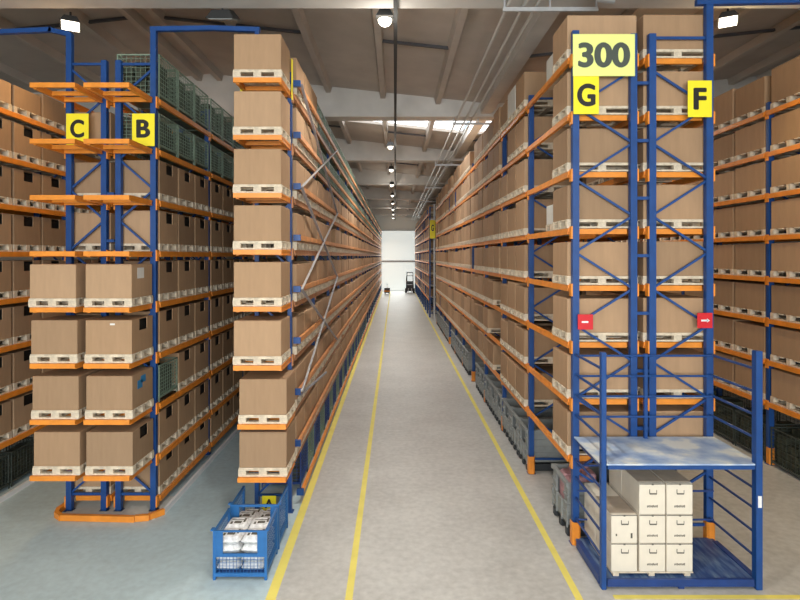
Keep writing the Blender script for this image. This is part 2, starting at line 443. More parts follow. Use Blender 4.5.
# ------------------------------------------------------------ racks
LOADS = []   # (score, type, wx, wy, h, x, y, z, label-bits, style, detailed)
def upright(x, y, h, w=.06, flip=1):
    d, t = .045, .012
    poly = [(-w, -d), (w, -d), (w, d), (w * .45, d), (w * .45, d - t), (w - t, d - t), (w - t, -d + t), (-w + t, -d + t), (-w + t, d - t), (-w * .45, d - t), (-w * .45, d), (-w, d)]
    mb = MB().prism([(px, py * flip) for px, py in poly], .012, h)
    mb.box(-w - .03, w + .03, -.07, .07, 0, .012)
    return mb
upc = {}
def put_upright(r, x, y, h, w=.06, m='blue'):
    k = (h, w)
    if k not in upc: upc[k] = upright(0, 0, h, w).mesh('upright_post', m)
    return put('upright_post', upc[k], r, (x - r.location.x, y - r.location.y, 0))
def lattice(r, x0, x1, y, ztop, z0=.25, step=.583, start_left=True, single=False, off=0):
    """zigzag bracing of an end frame between two uprights"""
    left = start_left; z = z0; xs = (x0, x1); out = []
    while z + step < ztop:
        a = (xs[0] if left else xs[1], y, z); b = (xs[1] if left else xs[0], y, z + step)
        out.append((a, b)); z += step; left = not left
    L = r.location
    def loc(p): return (p[0] - L.x, p[1] - L.y, p[2])
    if single:
        for a, b in out: MB().bar(loc(a), loc(b), .03, .035).build('brace', 'blue', r)
        for zz in (.3, ztop - .06): MB().bar(loc((x0, y, zz)), loc((x1, y, zz)), .03, .045).build('brace', 'blue', r)
    else:
        mb = MB()
        for a, b in out: mb.bar(loc(a), loc(b), .03, .035)
        mb.bar(loc((x0, y, .3)), loc((x1, y, .3)), .03, .04); mb.bar(loc((x0, y, ztop - .06)), loc((x1, y, ztop - .06)), .03, .04)
        mb.build('brace_lattice', 'blue', r)

def rack(letter, label, x0, x1, y0, pitch, nb, zs, htop, front_h=None, mirror=False, beam_cap=90, endbeam=False, brz=.25, shoes=None, pw=.06, bm='orange', bstep=.583):
    """x0<x1 upright centres, y0 first frame, nb bays, zs beam centre heights"""
    r = thing('pallet_rack', label, 'pallet rack', ((x0 + x1) / 2, y0, 0), 'blue and orange racks')
    L = r.location
    fh = front_h or (htop, htop)
    for i in range(nb + 1):
        y = y0 + i * pitch
        hh = fh if i == 0 else (htop, htop)
        put_upright(r, x0, y, hh[0], pw); put_upright(r, x1, y, hh[1], pw)
        lattice(r, x0, x1, y, min(hh), brz, bstep, single=(i == 0), start_left=not mirror)
    # beams
    conn = MB().box(-.012, .012, -.05, .05, -.12, .08).mesh('beam_connector', bm)
    bl = MB(); bl.box(-.022, .022, .05, pitch - .05, -.045, .055).box(-.03, .03, .05, pitch - .05, -.045, -.0)
    bme = bl.mesh('beam', bm); rest = MB(); cnt = 0
    for i in range(nb):
        for z in zs:
            for x, sgn in ((x0, -1), (x1, 1)):
                px = x + sgn * (pw + .025) - L.x; py = y0 + i * pitch - L.y
                if cnt < beam_cap:
                    put('beam', bme, r, (px, py, z))
                    cnt += 1
                else:
                    rest.box(px - .025, px + .025, py, py + pitch, z - .055, z + .055)
    cnt = 0; crest = MB()
    for i in range(nb + 1):
        for z in zs:
            for x, sgn in ((x0, -1), (x1, 1)):
                p = (x + sgn * (pw + .013) - L.x, y0 + i * pitch - L.y, z)
                if cnt < 48: put('beam_connector', conn, r, p); cnt += 1
                else: crest.box(p[0] - .012, p[0] + .012, p[1] - .05, p[1] + .05, p[2] - .13, p[2] + .09)
    if rest.v: o = rest.build('beam', bm, r); o['kind'] = 'stuff'
    if crest.v: o = crest.build('beam_connector', bm, r); o['kind'] = 'stuff'
    if endbeam:
        for z in (zs if endbeam is True else endbeam): MB().box(x0 + .07 - L.x, x1 - .07 - L.x, .06, .11, z - .04, z + .045).build('cross_beam', 'orange', r)
    if shoes:
        sh = MB().prism([(-.068, .03), (-.068, -.07), (-.04, -.10), (.04, -.10), (.068, -.07), (.068, .03), (.058, .03), (.058, -.065), (.035, -.088), (-.035, -.088), (-.058, -.065), (-.058, .03)], 0, .36)
        sm = sh.mesh('post_guard', 'orange')
        for i in range(nb + 1):
            put('post_guard', sm, r, (shoes - L.x, y0 + i * pitch - L.y, .013))
    return r

def load(rk, xc, wx, wy, y, z, k, slot, px_face, style='plain', kind='box', h=None, where=None, vis=1.0, wm='card', detailed=False):
    h = h or .56
    d = max(y - wy / 2, 6)
    score = vis * (abs(px_face) * F * (1 / d - 1 / (d + wy)) + 6) * h * F / d
    LOADS.append(dict(score=score, rk=rk, xc=xc, wx=wx, wy=wy, y=y, z=z, k=k, slot=slot, style=style, kind=kind, h=h, where=where, wm=wm, det=detailed))

ZA = [.92, 1.79, 2.755, 3.72, 4.655, 5.585, 6.535, 7.475]
ZB = [.945 + .921 * k for k in range(8)]
ZG = [1.33 + .916 * k for k in range(8)]
PY = 2.82
NA = 22
ra = rack('A', 'long rack A at the left of the main aisle, over the blue stillages', -2.48, -1.89, 9.9, PY, NA, ZA, 8.0, front_h=(8.65, 7.9), brz=.3, pw=.036, bm='orange_shaded')
rb = rack('B', 'rack carrying the yellow B sign', -4.99, -4.36, 9.95, PY, 5, [.19] + ZB, 8.0, front_h=(8.13, 8.68), brz=.3, beam_cap=99, pw=.05, mirror=True, bstep=.55, endbeam=[.19])
rc = rack('C', 'rack carrying the yellow C sign', -5.88, -5.25, 9.95, PY, 3, [.19] + ZB, 8.0, front_h=(8.62, 8.13), brz=.3, beam_cap=99, pw=.05, bstep=.55, endbeam=[.19])
rd = rack('D', 'shadowy rack at the far left edge', -8.30, -7.65, 9.95 - PY, PY, 5, ZB, 8.0, beam_cap=99)
rg = rack('G', 'rack with the yellow G sign at the right of the main aisle', 2.885, 3.81, 8.81, 2.85, 10, ZG, 8.0, front_h=(8.2, 8.15), pw=.052, mirror=True, beam_cap=99, endbeam=True, brz=.58, shoes=2.88)
rf = rack('F', 'rack with the yellow F sign behind the blue platform', 4.11, 5.02, 8.81, 2.85, 4, ZG, 8.0, front_h=(8.15, 8.64), pw=.055, endbeam=True, brz=.58, shoes=5.02)
re_ = rack('E', 'rack at the far right edge beyond the blue platform', 8.3, 9.3, 8.57, 3.6, 4, ZG, 8.0, beam_cap=99, shoes=8.3)
rh = rack('H', 'distant rack past the far yellow sign on the right of the aisle', 2.62, 3.5, 41.3, 2.85, 10, ZG, 8.3, beam_cap=80)

def loc_of(r, p): return (p[0] - r.location.x, p[1] - r.location.y, p[2] - r.location.z)
# spacer ties between back-to-back racks
for r, xa, xb, y, zz in ((rb, -5.21, -5.07, 9.95, [.6 + .85 * i for i in range(9)]), (rf, 3.87, 4.05, 8.81, [.9 + .92 * i for i in range(8)])):
    for z in zz: MB().box(xa - r.location.x, xb - r.location.x, -.03, .03, z, z + .05).build('spacer_tie', 'blue', r)
# gantries over the side aisles
def rel(r, mb, name, m):
    mb.v = [(a - r.location.x, b - r.location.y, c) for a, b, c in mb.v]; return mb.build(name, m, r)
rel(rb, MB().bar((-4.42, 9.95, 8.70), (-3.3, 9.95, 8.72), .08, .08).bar((-3.3, 9.95, 8.72), (-2.44, 9.93, 8.68), .08, .08), 'gantry_beam', 'blue')
rel(rc, MB().bar((-5.86, 9.95, 8.60), (-6.25, 9.95, 8.69), .08, .08).bar((-6.2, 9.95, 8.69), (-8.3, 9.95, 8.60), .08, .08), 'gantry_beam', 'blue')
rel(rf, MB().bar((4.82, 8.81, 8.66), (8.3, 8.68, 8.66), .09, .09), 'gantry_beam', 'blue')

# projecting front arms on racks A, B, C
for r, xa, xb, zs in ((ra, -2.62, -1.86, ZA), (rb, -5.07, -4.35, ZB), (rc, -5.95, -5.24, ZB)):
    for k, z in enumerate(zs):
        dx = .07 if (r is ra and k < 2) else 0
        for xx, yy in ((xa, 0), (xb - .05, 0)):
            rel(r, MB().box(xx + dx, xx + .05 + dx, 9.05, 9.86, z + .02, z + .05).box(xx + .008 + dx, xx + .042 + dx, 9.05, 9.86, z - .035, z + .02).box(xx + dx, xx + .05 + dx, 9.05, 9.86, z - .045, z - .03), 'front_arm', 'orange')
        rel(r, MB().box(xa - .03 + dx, xb + dx, 9.0, 9.05, z - .03, z + .048), 'front_bar', 'orange')
        rel(r, MB().box(xa + .05, xb - .05, 9.45, 9.5, z - .03, z + .04).box(xa + .05, xb - .05, 9.8, 9.85, z - .04, z + .04), 'cross_bar', 'orange')

# aisle-side rails with blue end brackets and X bracing on rack A
ZR = [.2] + [1.23 + .925 * k for k in range(8)]
for i, z in enumerate(ZR):
    ys = 10.3 if i == 0 else 9.95
    rel(ra, MB().box(-1.735 - .025, -1.71, ys, 71.5, z - .045, z + .045), 'aisle_rail', 'orange' if i == 0 else 'rail_orange_shaded')
    rel(ra, MB().box(-1.83, -1.70, ys - .07, ys, z - .055, z + .055), 'rail_bracket', 'blue')
def xb(y0, y1, z0, z1):
    rel(ra, MB().bar((-1.68, y0, z0), (-1.68, y1, z1), .02, .04, up=(1, 0, 0)), 'cross_brace', 'galv')
    rel(ra, MB().bar((-1.66 - .035, y0, z1), (-1.66 - .035, y1, z0), .02, .05, up=(1, 0, 0)), 'cross_brace', 'steelbrace')
for za, zb in ((ZR[2], ZR[4]), (ZR[4], ZR[6]), (ZR[6], ZR[8])): xb(9.95, 16.1, za, zb)
for z in (1.98,): rel(ra, MB().bar((-1.83, 10.0, z), (-1.55, 12.4, z), .03, .04), 'cross_brace', 'steelbrace')

# guide rails on the floor
def grail(x, y0, y1, label):
    tag(MB().box(x - .025, x + .025, y0, y1, 0, .09).box(x - .06, x + .03, y0, y1, 0, .012).build('guide_rail', 'white'), label, 'guide rail', 'floor guide rails')
grail(-4.12, 9.8, 30, 'pale steel guide rail on the floor along rack B')
grail(-7.37, 6, 30, 'pale steel guide rail on the floor beside the far left rack')
mb = MB(); pts = [(-6.0, 10.2), (-6.02, 9.85), (-5.96, 9.68), (-5.8, 9.56), (-4.5, 9.52), (-4.28, 9.58), (-4.12, 9.8)]
for a, b in zip(pts, pts[1:]): mb.bar((a[0], a[1], .06), (b[0], b[1], .05), .07, .10)
tag(mb.build('impact_rail', 'orange'), 'orange impact rail on the floor round the foot of racks B and C', 'floor rail')
mb = MB().box(-5.9, -4.2, 9.6, 10.5, 0, .012)
tag(mb.build('base_plate', 'white_card'), 'pale floor patch under the feet of racks B and C', 'floor plate')

# ---- loads
NAME = {'A': 'rack A', 'B': 'rack B', 'C': 'rack C', 'D': 'the far left rack', 'G': 'rack G', 'F': 'rack F', 'E': 'the far right rack', 'H': 'the distant right rack'}
def slots(y0, pitch, nb, per): # centre y of each slot
    w = (pitch - .12) / per
    return [(b, s, y0 + b * pitch + .06 + w * (s + .5)) for b in range(nb) for s in range(per)]
def hvar(): return R.choice((.56, .56, .57, .55, .53))
# fronts
for k in range(8): load('A', -2.265, .80, .80, 9.44, ZA[k] + .05, k, 0, -2.3, where='front', vis=20, h=.585, detailed=True)
for k in range(4):
    load('B', -4.70 - .006 * k, .78, .80, 9.44, ZB[k] + .05, k, 0, -4.7, where='front', vis=20, style='notch' if k in (0, 2) else 'plain', h=.56, detailed=True)
    load('C', -5.57 - .022 * k, .78, .80, 9.44, ZB[k] + .05, k, 0, -5.6, where='front', vis=20, detailed=True)
for b, s, y in slots(9.9, PY, NA, 3):
    for k in range(8):
        i = b * 3 + s
        if k >= 6 and b >= 1:
            load('A', -2.25, .80, .84, y, ZA[k] + .055, k, i, -1.80, kind='cage', h=.72 if k == 7 else .66); continue
        if R.random() < .04 and i > 2: continue
        load('A', -2.2, .84, .87, y, ZA[k] + .055, k, i, -1.78, h=hvar())
for b, s, y in slots(9.95, PY, 5, 3):
    for k in range(-1, 8):
        i = b * 3 + s; z = (ZB[k] if k >= 0 else .19) + .055
        if k >= 6 or (k == 1 and i == 0):
            load('B', -4.69, .78, .84, y, z, k, i, -4.3, kind='cage', h=.84 if k == 7 else .68, vis=1 if i < 7 else .1, detailed=i < 6); continue
        load('B', -4.69, .80, .85, y, z, k, i, -4.3, style='notch', vis=1 if i < 7 else .05, h=.6 if k >= 0 else .55)
for b, s, y in slots(9.95, PY, 2, 3):
    for k in range(-1, 7):
        i = b * 3 + s
        load('C', -5.585, .80, .85, y, (ZB[k] if k >= 0 else .19) + .055, k, i, .3, vis=1.5 if i == 0 else .02)
for b, s, y in slots(9.95 - PY, PY, 4, 3):
    for k in range(8):
        i = b * 3 + s
        load('D', -7.975, .80, .85, y, ZB[k] + .055, k, i, -7.6, style='notch' if k < 7 else 'plain', vis=1 if 2 < i < 8 else .03, h=.6 if k < 7 else R.choice((.42, .5, .55)))
for b, s, y in slots(8.81, 2.85, 10, 3):
    for k in range(8):
        i = b * 3 + s
        if b == 0 and s > 0:
            if s == 1 and k in (4, 7): load('G', 3.4, 1.0, .7, y, ZG[k] + .055, k, i, 2.8, h=.36 if k == 4 else .4, wm='white_card', vis=2)
            continue
        if i > 4 and R.random() < .07: continue
        wm = 'white_card' if R.random() < .03 and i else 'card'
        load('G', 3.335 if i else 3.345, 1.16 if i else 1.14, .86 if i else .84, y - (.03 if i == 0 else 0), ZG[k] + .055, k, i, 2.78, h=R.choice((.56, .56, .6, .52, .62)) if i else .55, wm=wm, vis=4 if i == 0 else 1, detailed=(i == 0))
for b, s, y in slots(8.81, 2.85, 2, 3):
    for k in range(8):
        i = b * 3 + s
        load('F', 4.565, 1.12, .84, y - (.03 if i == 0 else 0), ZG[k] + .055, k, i, .5, vis=6 if i == 0 else .03, detailed=(i == 0))
for b, s, y in slots(8.57, 3.6, 4, 3):
    for k in range(8):
        i = b * 3 + s
        load('E', 8.8, 1.12, 1.1, y, ZG[k] + .055, k, i, 8.25, h=R.choice((.57, .6, .6)) if k < 7 else R.choice((.68, .75)), vis=1 if 0 < i < 7 else .03)
for b, s, y in slots(41.3, 2.85, 10, 3):
    for k in range(8):
        if R.random() < .1: continue
        load('H', 3.06, .96, .84, y, ZG[k] + .055, k, b * 3 + s, 2.5, h=R.choice((.56, .6, .5)))

LOADS.sort(key=lambda d: -d['score'])
nbox = npal = 0
bulkbox = MB(); bulkpal = MB()
GR = {'A': 'A', 'B': 'B', 'C': 'C', 'G': 'G', 'F': 'F', 'D': 'D', 'E': 'E', 'H': 'H'}
def lev(k): return 'at floor level' if k < 0 else 'beam level %s from the bottom' % ORD[k]
for d in LOADS:
    nm = NAME[d['rk']]; k = d['k']
    lv = 'bottom' if k < 0 else (ORD[k] + ' beam level')
    if d['where'] == 'front': pos = 'projecting at the front of %s, %s up' % (nm, ORD[k] + ' level')
    elif k < 0: pos = '%s from the near end, floor level of %s' % (ordw(d['slot']), nm)
    else: pos = '%s from the near end, %s beam level of %s' % (ordw(d['slot']), ORD[k], nm)
    P = (d['xc'], d['y'], d['z'])
    if d['kind'] == 'cage':
        place_cage(d['wx'], d['wy'], d['h'], P, 'green wire cage ' + pos, 'wire cages in rack ' + d['rk'], d['det'])
        continue
    bz = d['z'] + .144
    if nbox < 300:
        st = 'notch' if d['style'] == 'notch' else 'plain'
        shrink = .02
        wx = d['wx'] - (.02 if d['where'] == 'front' else shrink); wy = d['wy'] - .03
        me = box_mesh(round(wx, 3), round(wy, 3), d['h'], st, d['wm'])
        jx = 0
        if d['rk'] == 'A' and d['where'] == 'front' and k < 2: jx = .09
        o = put('cardboard_box', me, None, (d['xc'] + jx, d['y'], bz))
        adj = {'white_card': 'pale carton '}.get(d['wm'], 'cardboard box ')
        tag(o, adj + pos, 'box', 'cardboard boxes in rack ' + d['rk'])
        d['obj'] = o; nbox += 1
        if d['rk'] == 'B' and d['where'] == 'front':
            fx = (d['wx'] - .02) / 2
            if k == 3:
                q = MB().box(fx, fx + .003, -.18, .06, .32, .5).build('paper_label', 'label', o); q['label'] = 'pale paper label'
            if k == 1:
                q = MB().box(fx, fx + .003, -.2, -.02, .3, .44).box(fx, fx + .003, -.08, .1, .38, .5).build('sticker', 'bluetag', o); q['label'] = 'blue sticker'
            if k == 2:
                q = MB().box(.02, .1, -.388, -.385, .48, .51).build('paper_label', 'label', o); q['label'] = 'small white tag'
    else:
        bulkbox.box(P[0] - d['wx'] / 2 + .01, P[0] + d['wx'] / 2 - .01, P[1] - d['wy'] / 2 + .015, P[1] + d['wy'] / 2 - .015, bz, bz + d['h'])
    if npal < 300:
        jx = .09 if (d['rk'] == 'A' and d['where'] == 'front' and k < 2) else 0
        place_pallet(d['wx'], d['wy'], (P[0] + jx, P[1], P[2]), 'wooden pallet ' + pos, 'pallets in rack ' + d['rk'], d['det'])
        npal += 1
    else:
        hx, hy = d['wx'] / 2, d['wy'] / 2
        bulkpal.box(P[0] - hx, P[0] + hx, P[1] - hy, P[1] + hy, P[2] + .11, P[2] + .144)
        for y in (-hy + .06, 0, hy - .06): bulkpal.box(P[0] - hx, P[0] + hx, P[1] + y - .06, P[1] + y + .06, P[2], P[2] + .11)
tag(bulkbox.build('cardboard_boxes', 'card_bulk'), 'the many distant brown cardboard boxes filling the far racks', 'boxes', kind='stuff')
tag(bulkpal.build('pallets', 'wood'), 'the many distant wooden pallets under the far boxes', 'pallets', kind='stuff')

# ------------------------------------------------------------ grey bulk bins under G, crates under A, cages under E and F
def bin_parts(wx, wy, h):
    hx, hy = wx / 2, wy / 2; body = MB(); z0 = .16; t = .035
    zs = [z0, h - .1, h]
    body.box(-hx + .02, hx - .02, -hy + .02, hy - .02, z0, z0 + .03)
    for (a, b, c, d) in ((-hx + .02, hx - .02, -hy + .02, -hy + .02 + t), (-hx + .02, hx - .02, hy - .02 - t, hy - .02), (hx - .02 - t, hx - .02, -hy + .05, hy - .05)):
        body.box(a, b, c, d, z0, h)
    # aisle side panel with a hinged opening
    body.box(-hx + .02, -hx + .055, -hy + .05, -hy + .2, z0, h); body.box(-hx + .02, -hx + .055, hy - .2, hy - .05, z0, h)
    body.box(-hx + .02, -hx + .055, -hy + .2, hy - .2, z0, h * .55)
    for z in (z0 + .06, z0 + .2, z0 + .34, z0 + .48): # ribs
        body.box(-hx, hx, -hy, -hy + .02, z, z + .035); body.box(-hx, -hx + .02, -hy, -hy + .2, z, z + .035); body.box(-hx, -hx + .02, hy - .2, hy, z, z + .035)
    for y in (-hy, -hy / 3, hy / 3, hy - .04): body.box(-hx, -hx + .02, y, y + .04, z0, h * .55)
    rim = MB(); 
    rim.box(-hx - .01, hx + .01, -hy - .01, -hy + .05, h - .05, h + .02); rim.box(-hx - .01, hx + .01, hy - .05, hy + .01, h - .05, h + .02)
    rim.box(-hx - .01, -hx + .05, -hy + .05, hy - .05, h - .03, h + .02); rim.box(hx - .05, hx + .01, -hy + .05, hy - .05, h - .03, h + .02)
    feet = []
    for y in (-hy + .08, 0, hy - .08): feet.append(MB().cham(-hx + .01, hx - .01, y - .06, y + .06, 0, z0, .02))
    return body, rim, feet
by, rim, feet = bin_parts(1.1, .86, .86)
bin_m = [by.mesh('bin_body', 'binplastic'), rim.mesh('rim', 'binplastic'), [f.mesh('runner', 'bindark') for f in feet]]
bin_j = joinmb((by, 'binplastic'), (rim, 'binplastic'), *[(f, 'bindark') for f in feet])
def put_bin(x, y, label, det, group):
    if det:
        r = thing('bulk_bin', label, 'bin', (x, y, 0), group)
        put('bin_body', bin_m[0], r); put('rim', bin_m[1], r)
        for f in bin_m[2]: put('runner', f, r)
        return r
    return tag(put('bulk_bin', bin_j, None, (x, y, 0)), label, 'bin', group)
for b, s, y in slots(8.81, 2.85, 10, 3):
    i = b * 3 + s
    if b == 0 and s > 0: continue
    if i in (11, 12, 20): continue
    put_bin(3.36, y + (.1 if i == 0 else 0), 'grey plastic bulk bin on the floor under rack G, %s from the near end' % ordw(i), i < 9, 'grey bins under rack G')
bb = MB()
for a in range(6): bb.cham(-.42 + .14 * (a % 3) , -.25 + .14 * (a % 3), -.33 + .3 * (a // 3), -.05 + .3 * (a // 3), .2, .88 + .06 * ((a * 7) % 3), .03)
tag(bb.build('wrapped_goods', 'pink', None, (3.30, 9.4, 0)), 'pink wrapped goods standing in the nearest grey bin under rack G', 'goods')
for b, s, y in slots(9.9, PY, 9, 3):
    i = b * 3 + s
    if i == 0: continue
    col = 'blue_dark' if i % 2 else 'green'
    place_cage(.78, .84, .72, (-2.25, y, 0), '%s wire cage on the floor under rack A, %s from the near end' % ('blue' if i % 2 else 'green', ordw(i)), 'floor cages under rack A', i < 6, wire=col)
for b, s, y in slots(8.57, 3.6, 4, 3):
    i = b * 3 + s
    place_cage(1.1, 1.1, .85, (8.8, y, 0), 'dark wire cage on the floor under the far right rack, %s from the near end' % ordw(i), 'floor cages under the far right rack', 0 < i < 6, wire='darkwire')
for b, s, y in slots(8.81, 2.85, 2, 3):
    i = b * 3 + s
    if i == 0: continue
    place_cage(.85, .84, .9, (4.6, y, 0), 'dark wire cage on the floor under rack F, %s from the near end' % ordw(i), 'floor cages under rack F', i < 3, wire='darkwire')
for b, s, y in slots(9.95 - PY, PY, 4, 3):
    i = b * 3 + s
    place_cage(.7, .84, .7, (-7.975, y, 0), 'dark wire cage on the floor under the far left rack, %s from the near end' % ordw(i), 'floor cages under the far left rack', False, wire='darkwire')

# ------------------------------------------------------------ signs
def text_mesh(s, size, offset=.0, ext=.002, m='black', bold=.028):
    c = bpy.data.curves.new('lettering', 'FONT'); c.body = s; c.size = size; c.align_x = 'CENTER'; c.align_y = 'CENTER'
    c.offset = offset; c.extrude = ext
    o = bpy.data.objects.new('tmp', c); C.objects.link(o)
    dg = bpy.context.evaluated_depsgraph_get(); me = bpy.data.meshes.new_from_object(o.evaluated_get(dg))
    bpy.data.objects.remove(o); me.materials.clear(); me.materials.append(M[m])
    # heavier strokes: overlay slightly shifted copies of the letters
    V = [tuple(v.co) for v in me.vertices]; P = [tuple(p.vertices) for p in me.polygons]; n0 = len(V); VV = []; PP = []
    for q, (sx, sy) in enumerate(((0, 0), (-bold, 0), (bold, 0), (0, bold * .6), (0, -bold * .6))):
        VV += [(x + sx, y + sy, z + q * .0004) for x, y, z in V]; PP += [tuple(i + q * n0 for i in p) for p in P]
    me = bpy.data.meshes.new('lettering'); me.from_pydata(VV, [], PP); me.materials.append(M[m])
    xs = [v.co.x for v in me.vertices]; ys = [v.co.y for v in me.vertices]
    cx, cy = (max(xs) + min(xs)) / 2, (max(ys) + min(ys)) / 2
    for v in me.vertices: v.co.x -= cx; v.co.y -= cy
    return me, max(xs) - min(xs), max(ys) - min(ys)
def sign(px0, px1, py0, py1, d, text, label, m='yellow', tm='black', tw=.55, th=.62, name='letter_sign'):
    s = F / d; x = ((px0 + px1) / 2 - 395) / s; z = H + (256 - (py0 + py1) / 2) / s
    w = (px1 - px0) / s; h = (py1 - py0) / s
    r = thing(name, label, 'sign', (x, d, z))
    MB().cham(-w / 2, w / 2, 0, .012, -h / 2, h / 2, .002).build('sign_plate', m, r)
    me, mw, mh = text_mesh(text, 1, .014, .01, tm)
    o = put('lettering', me, r, (0, -.003, .02 if text in 'CB' else 0)); o.rotation_euler = (math.pi / 2, 0, 0)
    o.scale = (w * tw / mw, h * th / mh, .2)
    return r
sign(66, 88.5, 113.5, 146, 9.8, 'C', 'yellow sign with black letter C on the left blue post', tw=.62, th=.56)
sign(132, 154.5, 113.5, 146, 9.8, 'B', 'yellow sign with black letter B on the blue post', tw=.62, th=.56)
sign(573.5, 599, 76, 114, 8.70, 'G', 'yellow sign with black letter G below the number 300', tw=.72, th=.6)
sign(688, 712, 80.5, 117, 8.70, 'F', 'yellow sign with black letter F on the right blue post', tw=.55, th=.6)
sign(573, 635, 34, 76, 8.68, '300', 'large pale yellow number sign reading 300', 'paleyellow', 'greytext', .84, .60, name='number_sign')
sign(262, 276, 496, 511, 9.72, 'A', 'small yellow sign with letter A low on the rack behind the blue stillages', tw=.6, th=.6)
# upper A sign mostly hidden behind the projecting boxes and a thin one facing the aisle
o = sign(240, 272, 88, 118, 9.93, 'A', 'yellow sign mostly hidden behind the top projecting box of rack A', tw=.6)
r = thing('edge_sign', 'yellow plate seen edge-on at the top of the rack A post', 'sign', (-1.84, 9.83, 7.75))
MB().box(-.006, .010, -.04, .04, -.36, .36).build('sign_plate', 'yellow', r)
# arrow signs
def redsign(px, py, d, label, arrow):
    s = F / d; r = thing('direction_sign', label, 'sign', ((px - 395) / s, d, H + (256 - py) / s))
    MB().cham(-.12, .12, 0, .01, -.12, .12, .002).build('sign_plate', 'red', r)
    a = MB().box(-.06, .045, -.004, 0, -.014, .014)
    if arrow: a.prism([(0, 0), (0, 0), (0, 0)], 0, 0) if False else a.hexa([(.03, -.004, -.032), (.075, -.004, -.002), (.075, 0, -.002), (.03, 0, -.032), (.03, -.004, .032), (.075, -.004, .002), (.075, 0, .002), (.03, 0, .032)])
    a.build('arrow', 'white', r)
redsign(585.5, 322, 8.70, 'small red sign with white dash on the rack G post', False)
redsign(705, 320.5, 8.70, 'small red sign with white arrow on the rack F post', True)
# far aisle sign
r = thing('hanging_sign', 'small yellow sign far down the aisle on the right', 'sign', (2.68, 39.2, 6.6))
MB().box(-.2, .2, 0, .02, -.75, .55).build('sign_plate', 'yellow', r)
me, mw, mh = text_mesh('G', 1, .014, .01, 'black')
o = put('lettering', me, r, (0, -.006, 0)); o.rotation_euler = (math.pi / 2, 0, 0); o.scale = (.28, .6, .3)
r = thing('sign_post', 'pale grey post holding the small yellow sign far down the aisle', 'post', (2.82, 39.4, 0))
MB().box(-.06, .06, -.06, .06, 0, 8.3).build('post', 'galv', r); MB().box(-.14, .14, -.14, .14, 0, .02).build('foot_plate', 'galv', r)
MB().box(-.3, .06, -.18, -.06, 7.2, 7.26).build('bracket', 'galv', r)

# ------------------------------------------------------------ blue platform
YP, YQ = 7.62, 8.70
r = thing('work_platform', 'blue steel platform with guard rails and worn deck in front of racks G and F', 'platform', (4.0, YP, 0))
def pp(mb, name, m): mb.v = [(a - 4.0, b - YP, c) for a, b, c in mb.v]; return mb.build(name, m, r)
x0, x1 = 2.88, 5.015
DZ = 1.71
pp(MB().cham(x0 - .035, x0 + .035, YP - .05, YP + .04, 0, 3.27, .008), 'post', 'blue')
pp(MB().cham(x1 - .045, x1 + .045, YP - .06, YP + .05, 0, 3.29, .008), 'post', 'blue')
pp(MB().box(3.92, 3.97, YQ - .06, YQ - .01, .126, 3.06), 'post', 'blue')
pp(MB().box(x0 - .035, x1 + .045, YP - .03, YQ + .04, DZ, DZ + .02), 'deck', 'deck')
pp(MB().box(x0 + .05, x1 - .06, YP - .05, YP, DZ - .05, DZ + .0), 'deck_beam', 'blue')
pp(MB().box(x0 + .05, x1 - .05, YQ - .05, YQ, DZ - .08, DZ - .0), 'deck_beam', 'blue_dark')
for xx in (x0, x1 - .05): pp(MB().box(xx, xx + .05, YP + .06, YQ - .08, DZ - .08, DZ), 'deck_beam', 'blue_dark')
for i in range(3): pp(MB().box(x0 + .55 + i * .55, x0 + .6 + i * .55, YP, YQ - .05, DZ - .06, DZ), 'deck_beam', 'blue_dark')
pp(MB().box(x0 - .02, x1 + .02, YP, YQ + .04, .10, .125), 'base_floor', 'base')
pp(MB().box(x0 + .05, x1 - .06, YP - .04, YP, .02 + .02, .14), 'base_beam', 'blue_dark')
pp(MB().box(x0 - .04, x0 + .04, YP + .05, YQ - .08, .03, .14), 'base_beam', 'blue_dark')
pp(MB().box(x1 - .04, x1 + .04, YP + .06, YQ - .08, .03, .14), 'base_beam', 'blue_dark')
pp(MB().box(3.92, 4.0, YP - .02, YP + .06, 0, .10), 'foot', 'blue_dark')
for i, z in enumerate((3.03, 2.71, 2.39, 2.07)):
    pp(MB().tube([(x0, YQ - .04, z), (x1, YQ - .04, z)], .018), 'guard_rail', 'blue')
    for xx in (x0, x1): pp(MB().tube([(xx, YP, z), (xx, YQ + .06, z)], .021), 'guard_rail', 'blue')
for z in (1.36, 1.08, .75, .42):
    for xx in (x0, x1): pp(MB().tube([(xx, YP, z), (xx, YQ + .06, z)], .018), 'guard_rail', 'blue_dark')
for z in (1.3, .9, .45): pp(MB().tube([(x0, YQ - .04, z), (x1, YQ - .04, z)], .016), 'guard_rail', 'blue_dark')
q = pp(MB().box(x1 - .025, x1 + .025, YP - .064, YP - .06, 1.14, 1.3), 'tag', 'white'); q['label'] = 'white tag on the post'

# cream archive boxes
ab = {}
AW, AL, AH = .365, .60, .395
body = MB().cham(-AW / 2, AW / 2, 0, AL, 0, AH, .008).mesh('archive_box', 'archive')
lidm = MB().box(-AW / 2 + .004, AW / 2 - .004, .06, AL - .004, AH, AH + .003).mesh('lid_panel', 'archivetop')
hm = MB(); hm.box(-.04, .06, -.003, 0, .255, .272); hm.box(-.045, -.035, -.003, 0, .265, .32); hm.box(.055, .062, -.003, 0, .265, .31)
hm = hm.mesh('handle', 'print')
pm = MB()
for i in range(9): pm.box(-.075 + i * .017, -.064 + i * .017, -.002, 0, .09 + .003 * (i % 2), .115 + .003 * (i % 3))
pm = pm.mesh('printed_line', 'print')
em = MB().box(-AW / 2, AW / 2, -.004, 0, AH - .012, AH - .002).box(-.01, .015, -.006, 0, AH - .02, AH).mesh('edge_strip', 'print')
two = MB().box(-.12, -.1, -.003, 0, .1, .13).box(.09, .115, -.003, 0, .07, .14).mesh('mark', 'print')
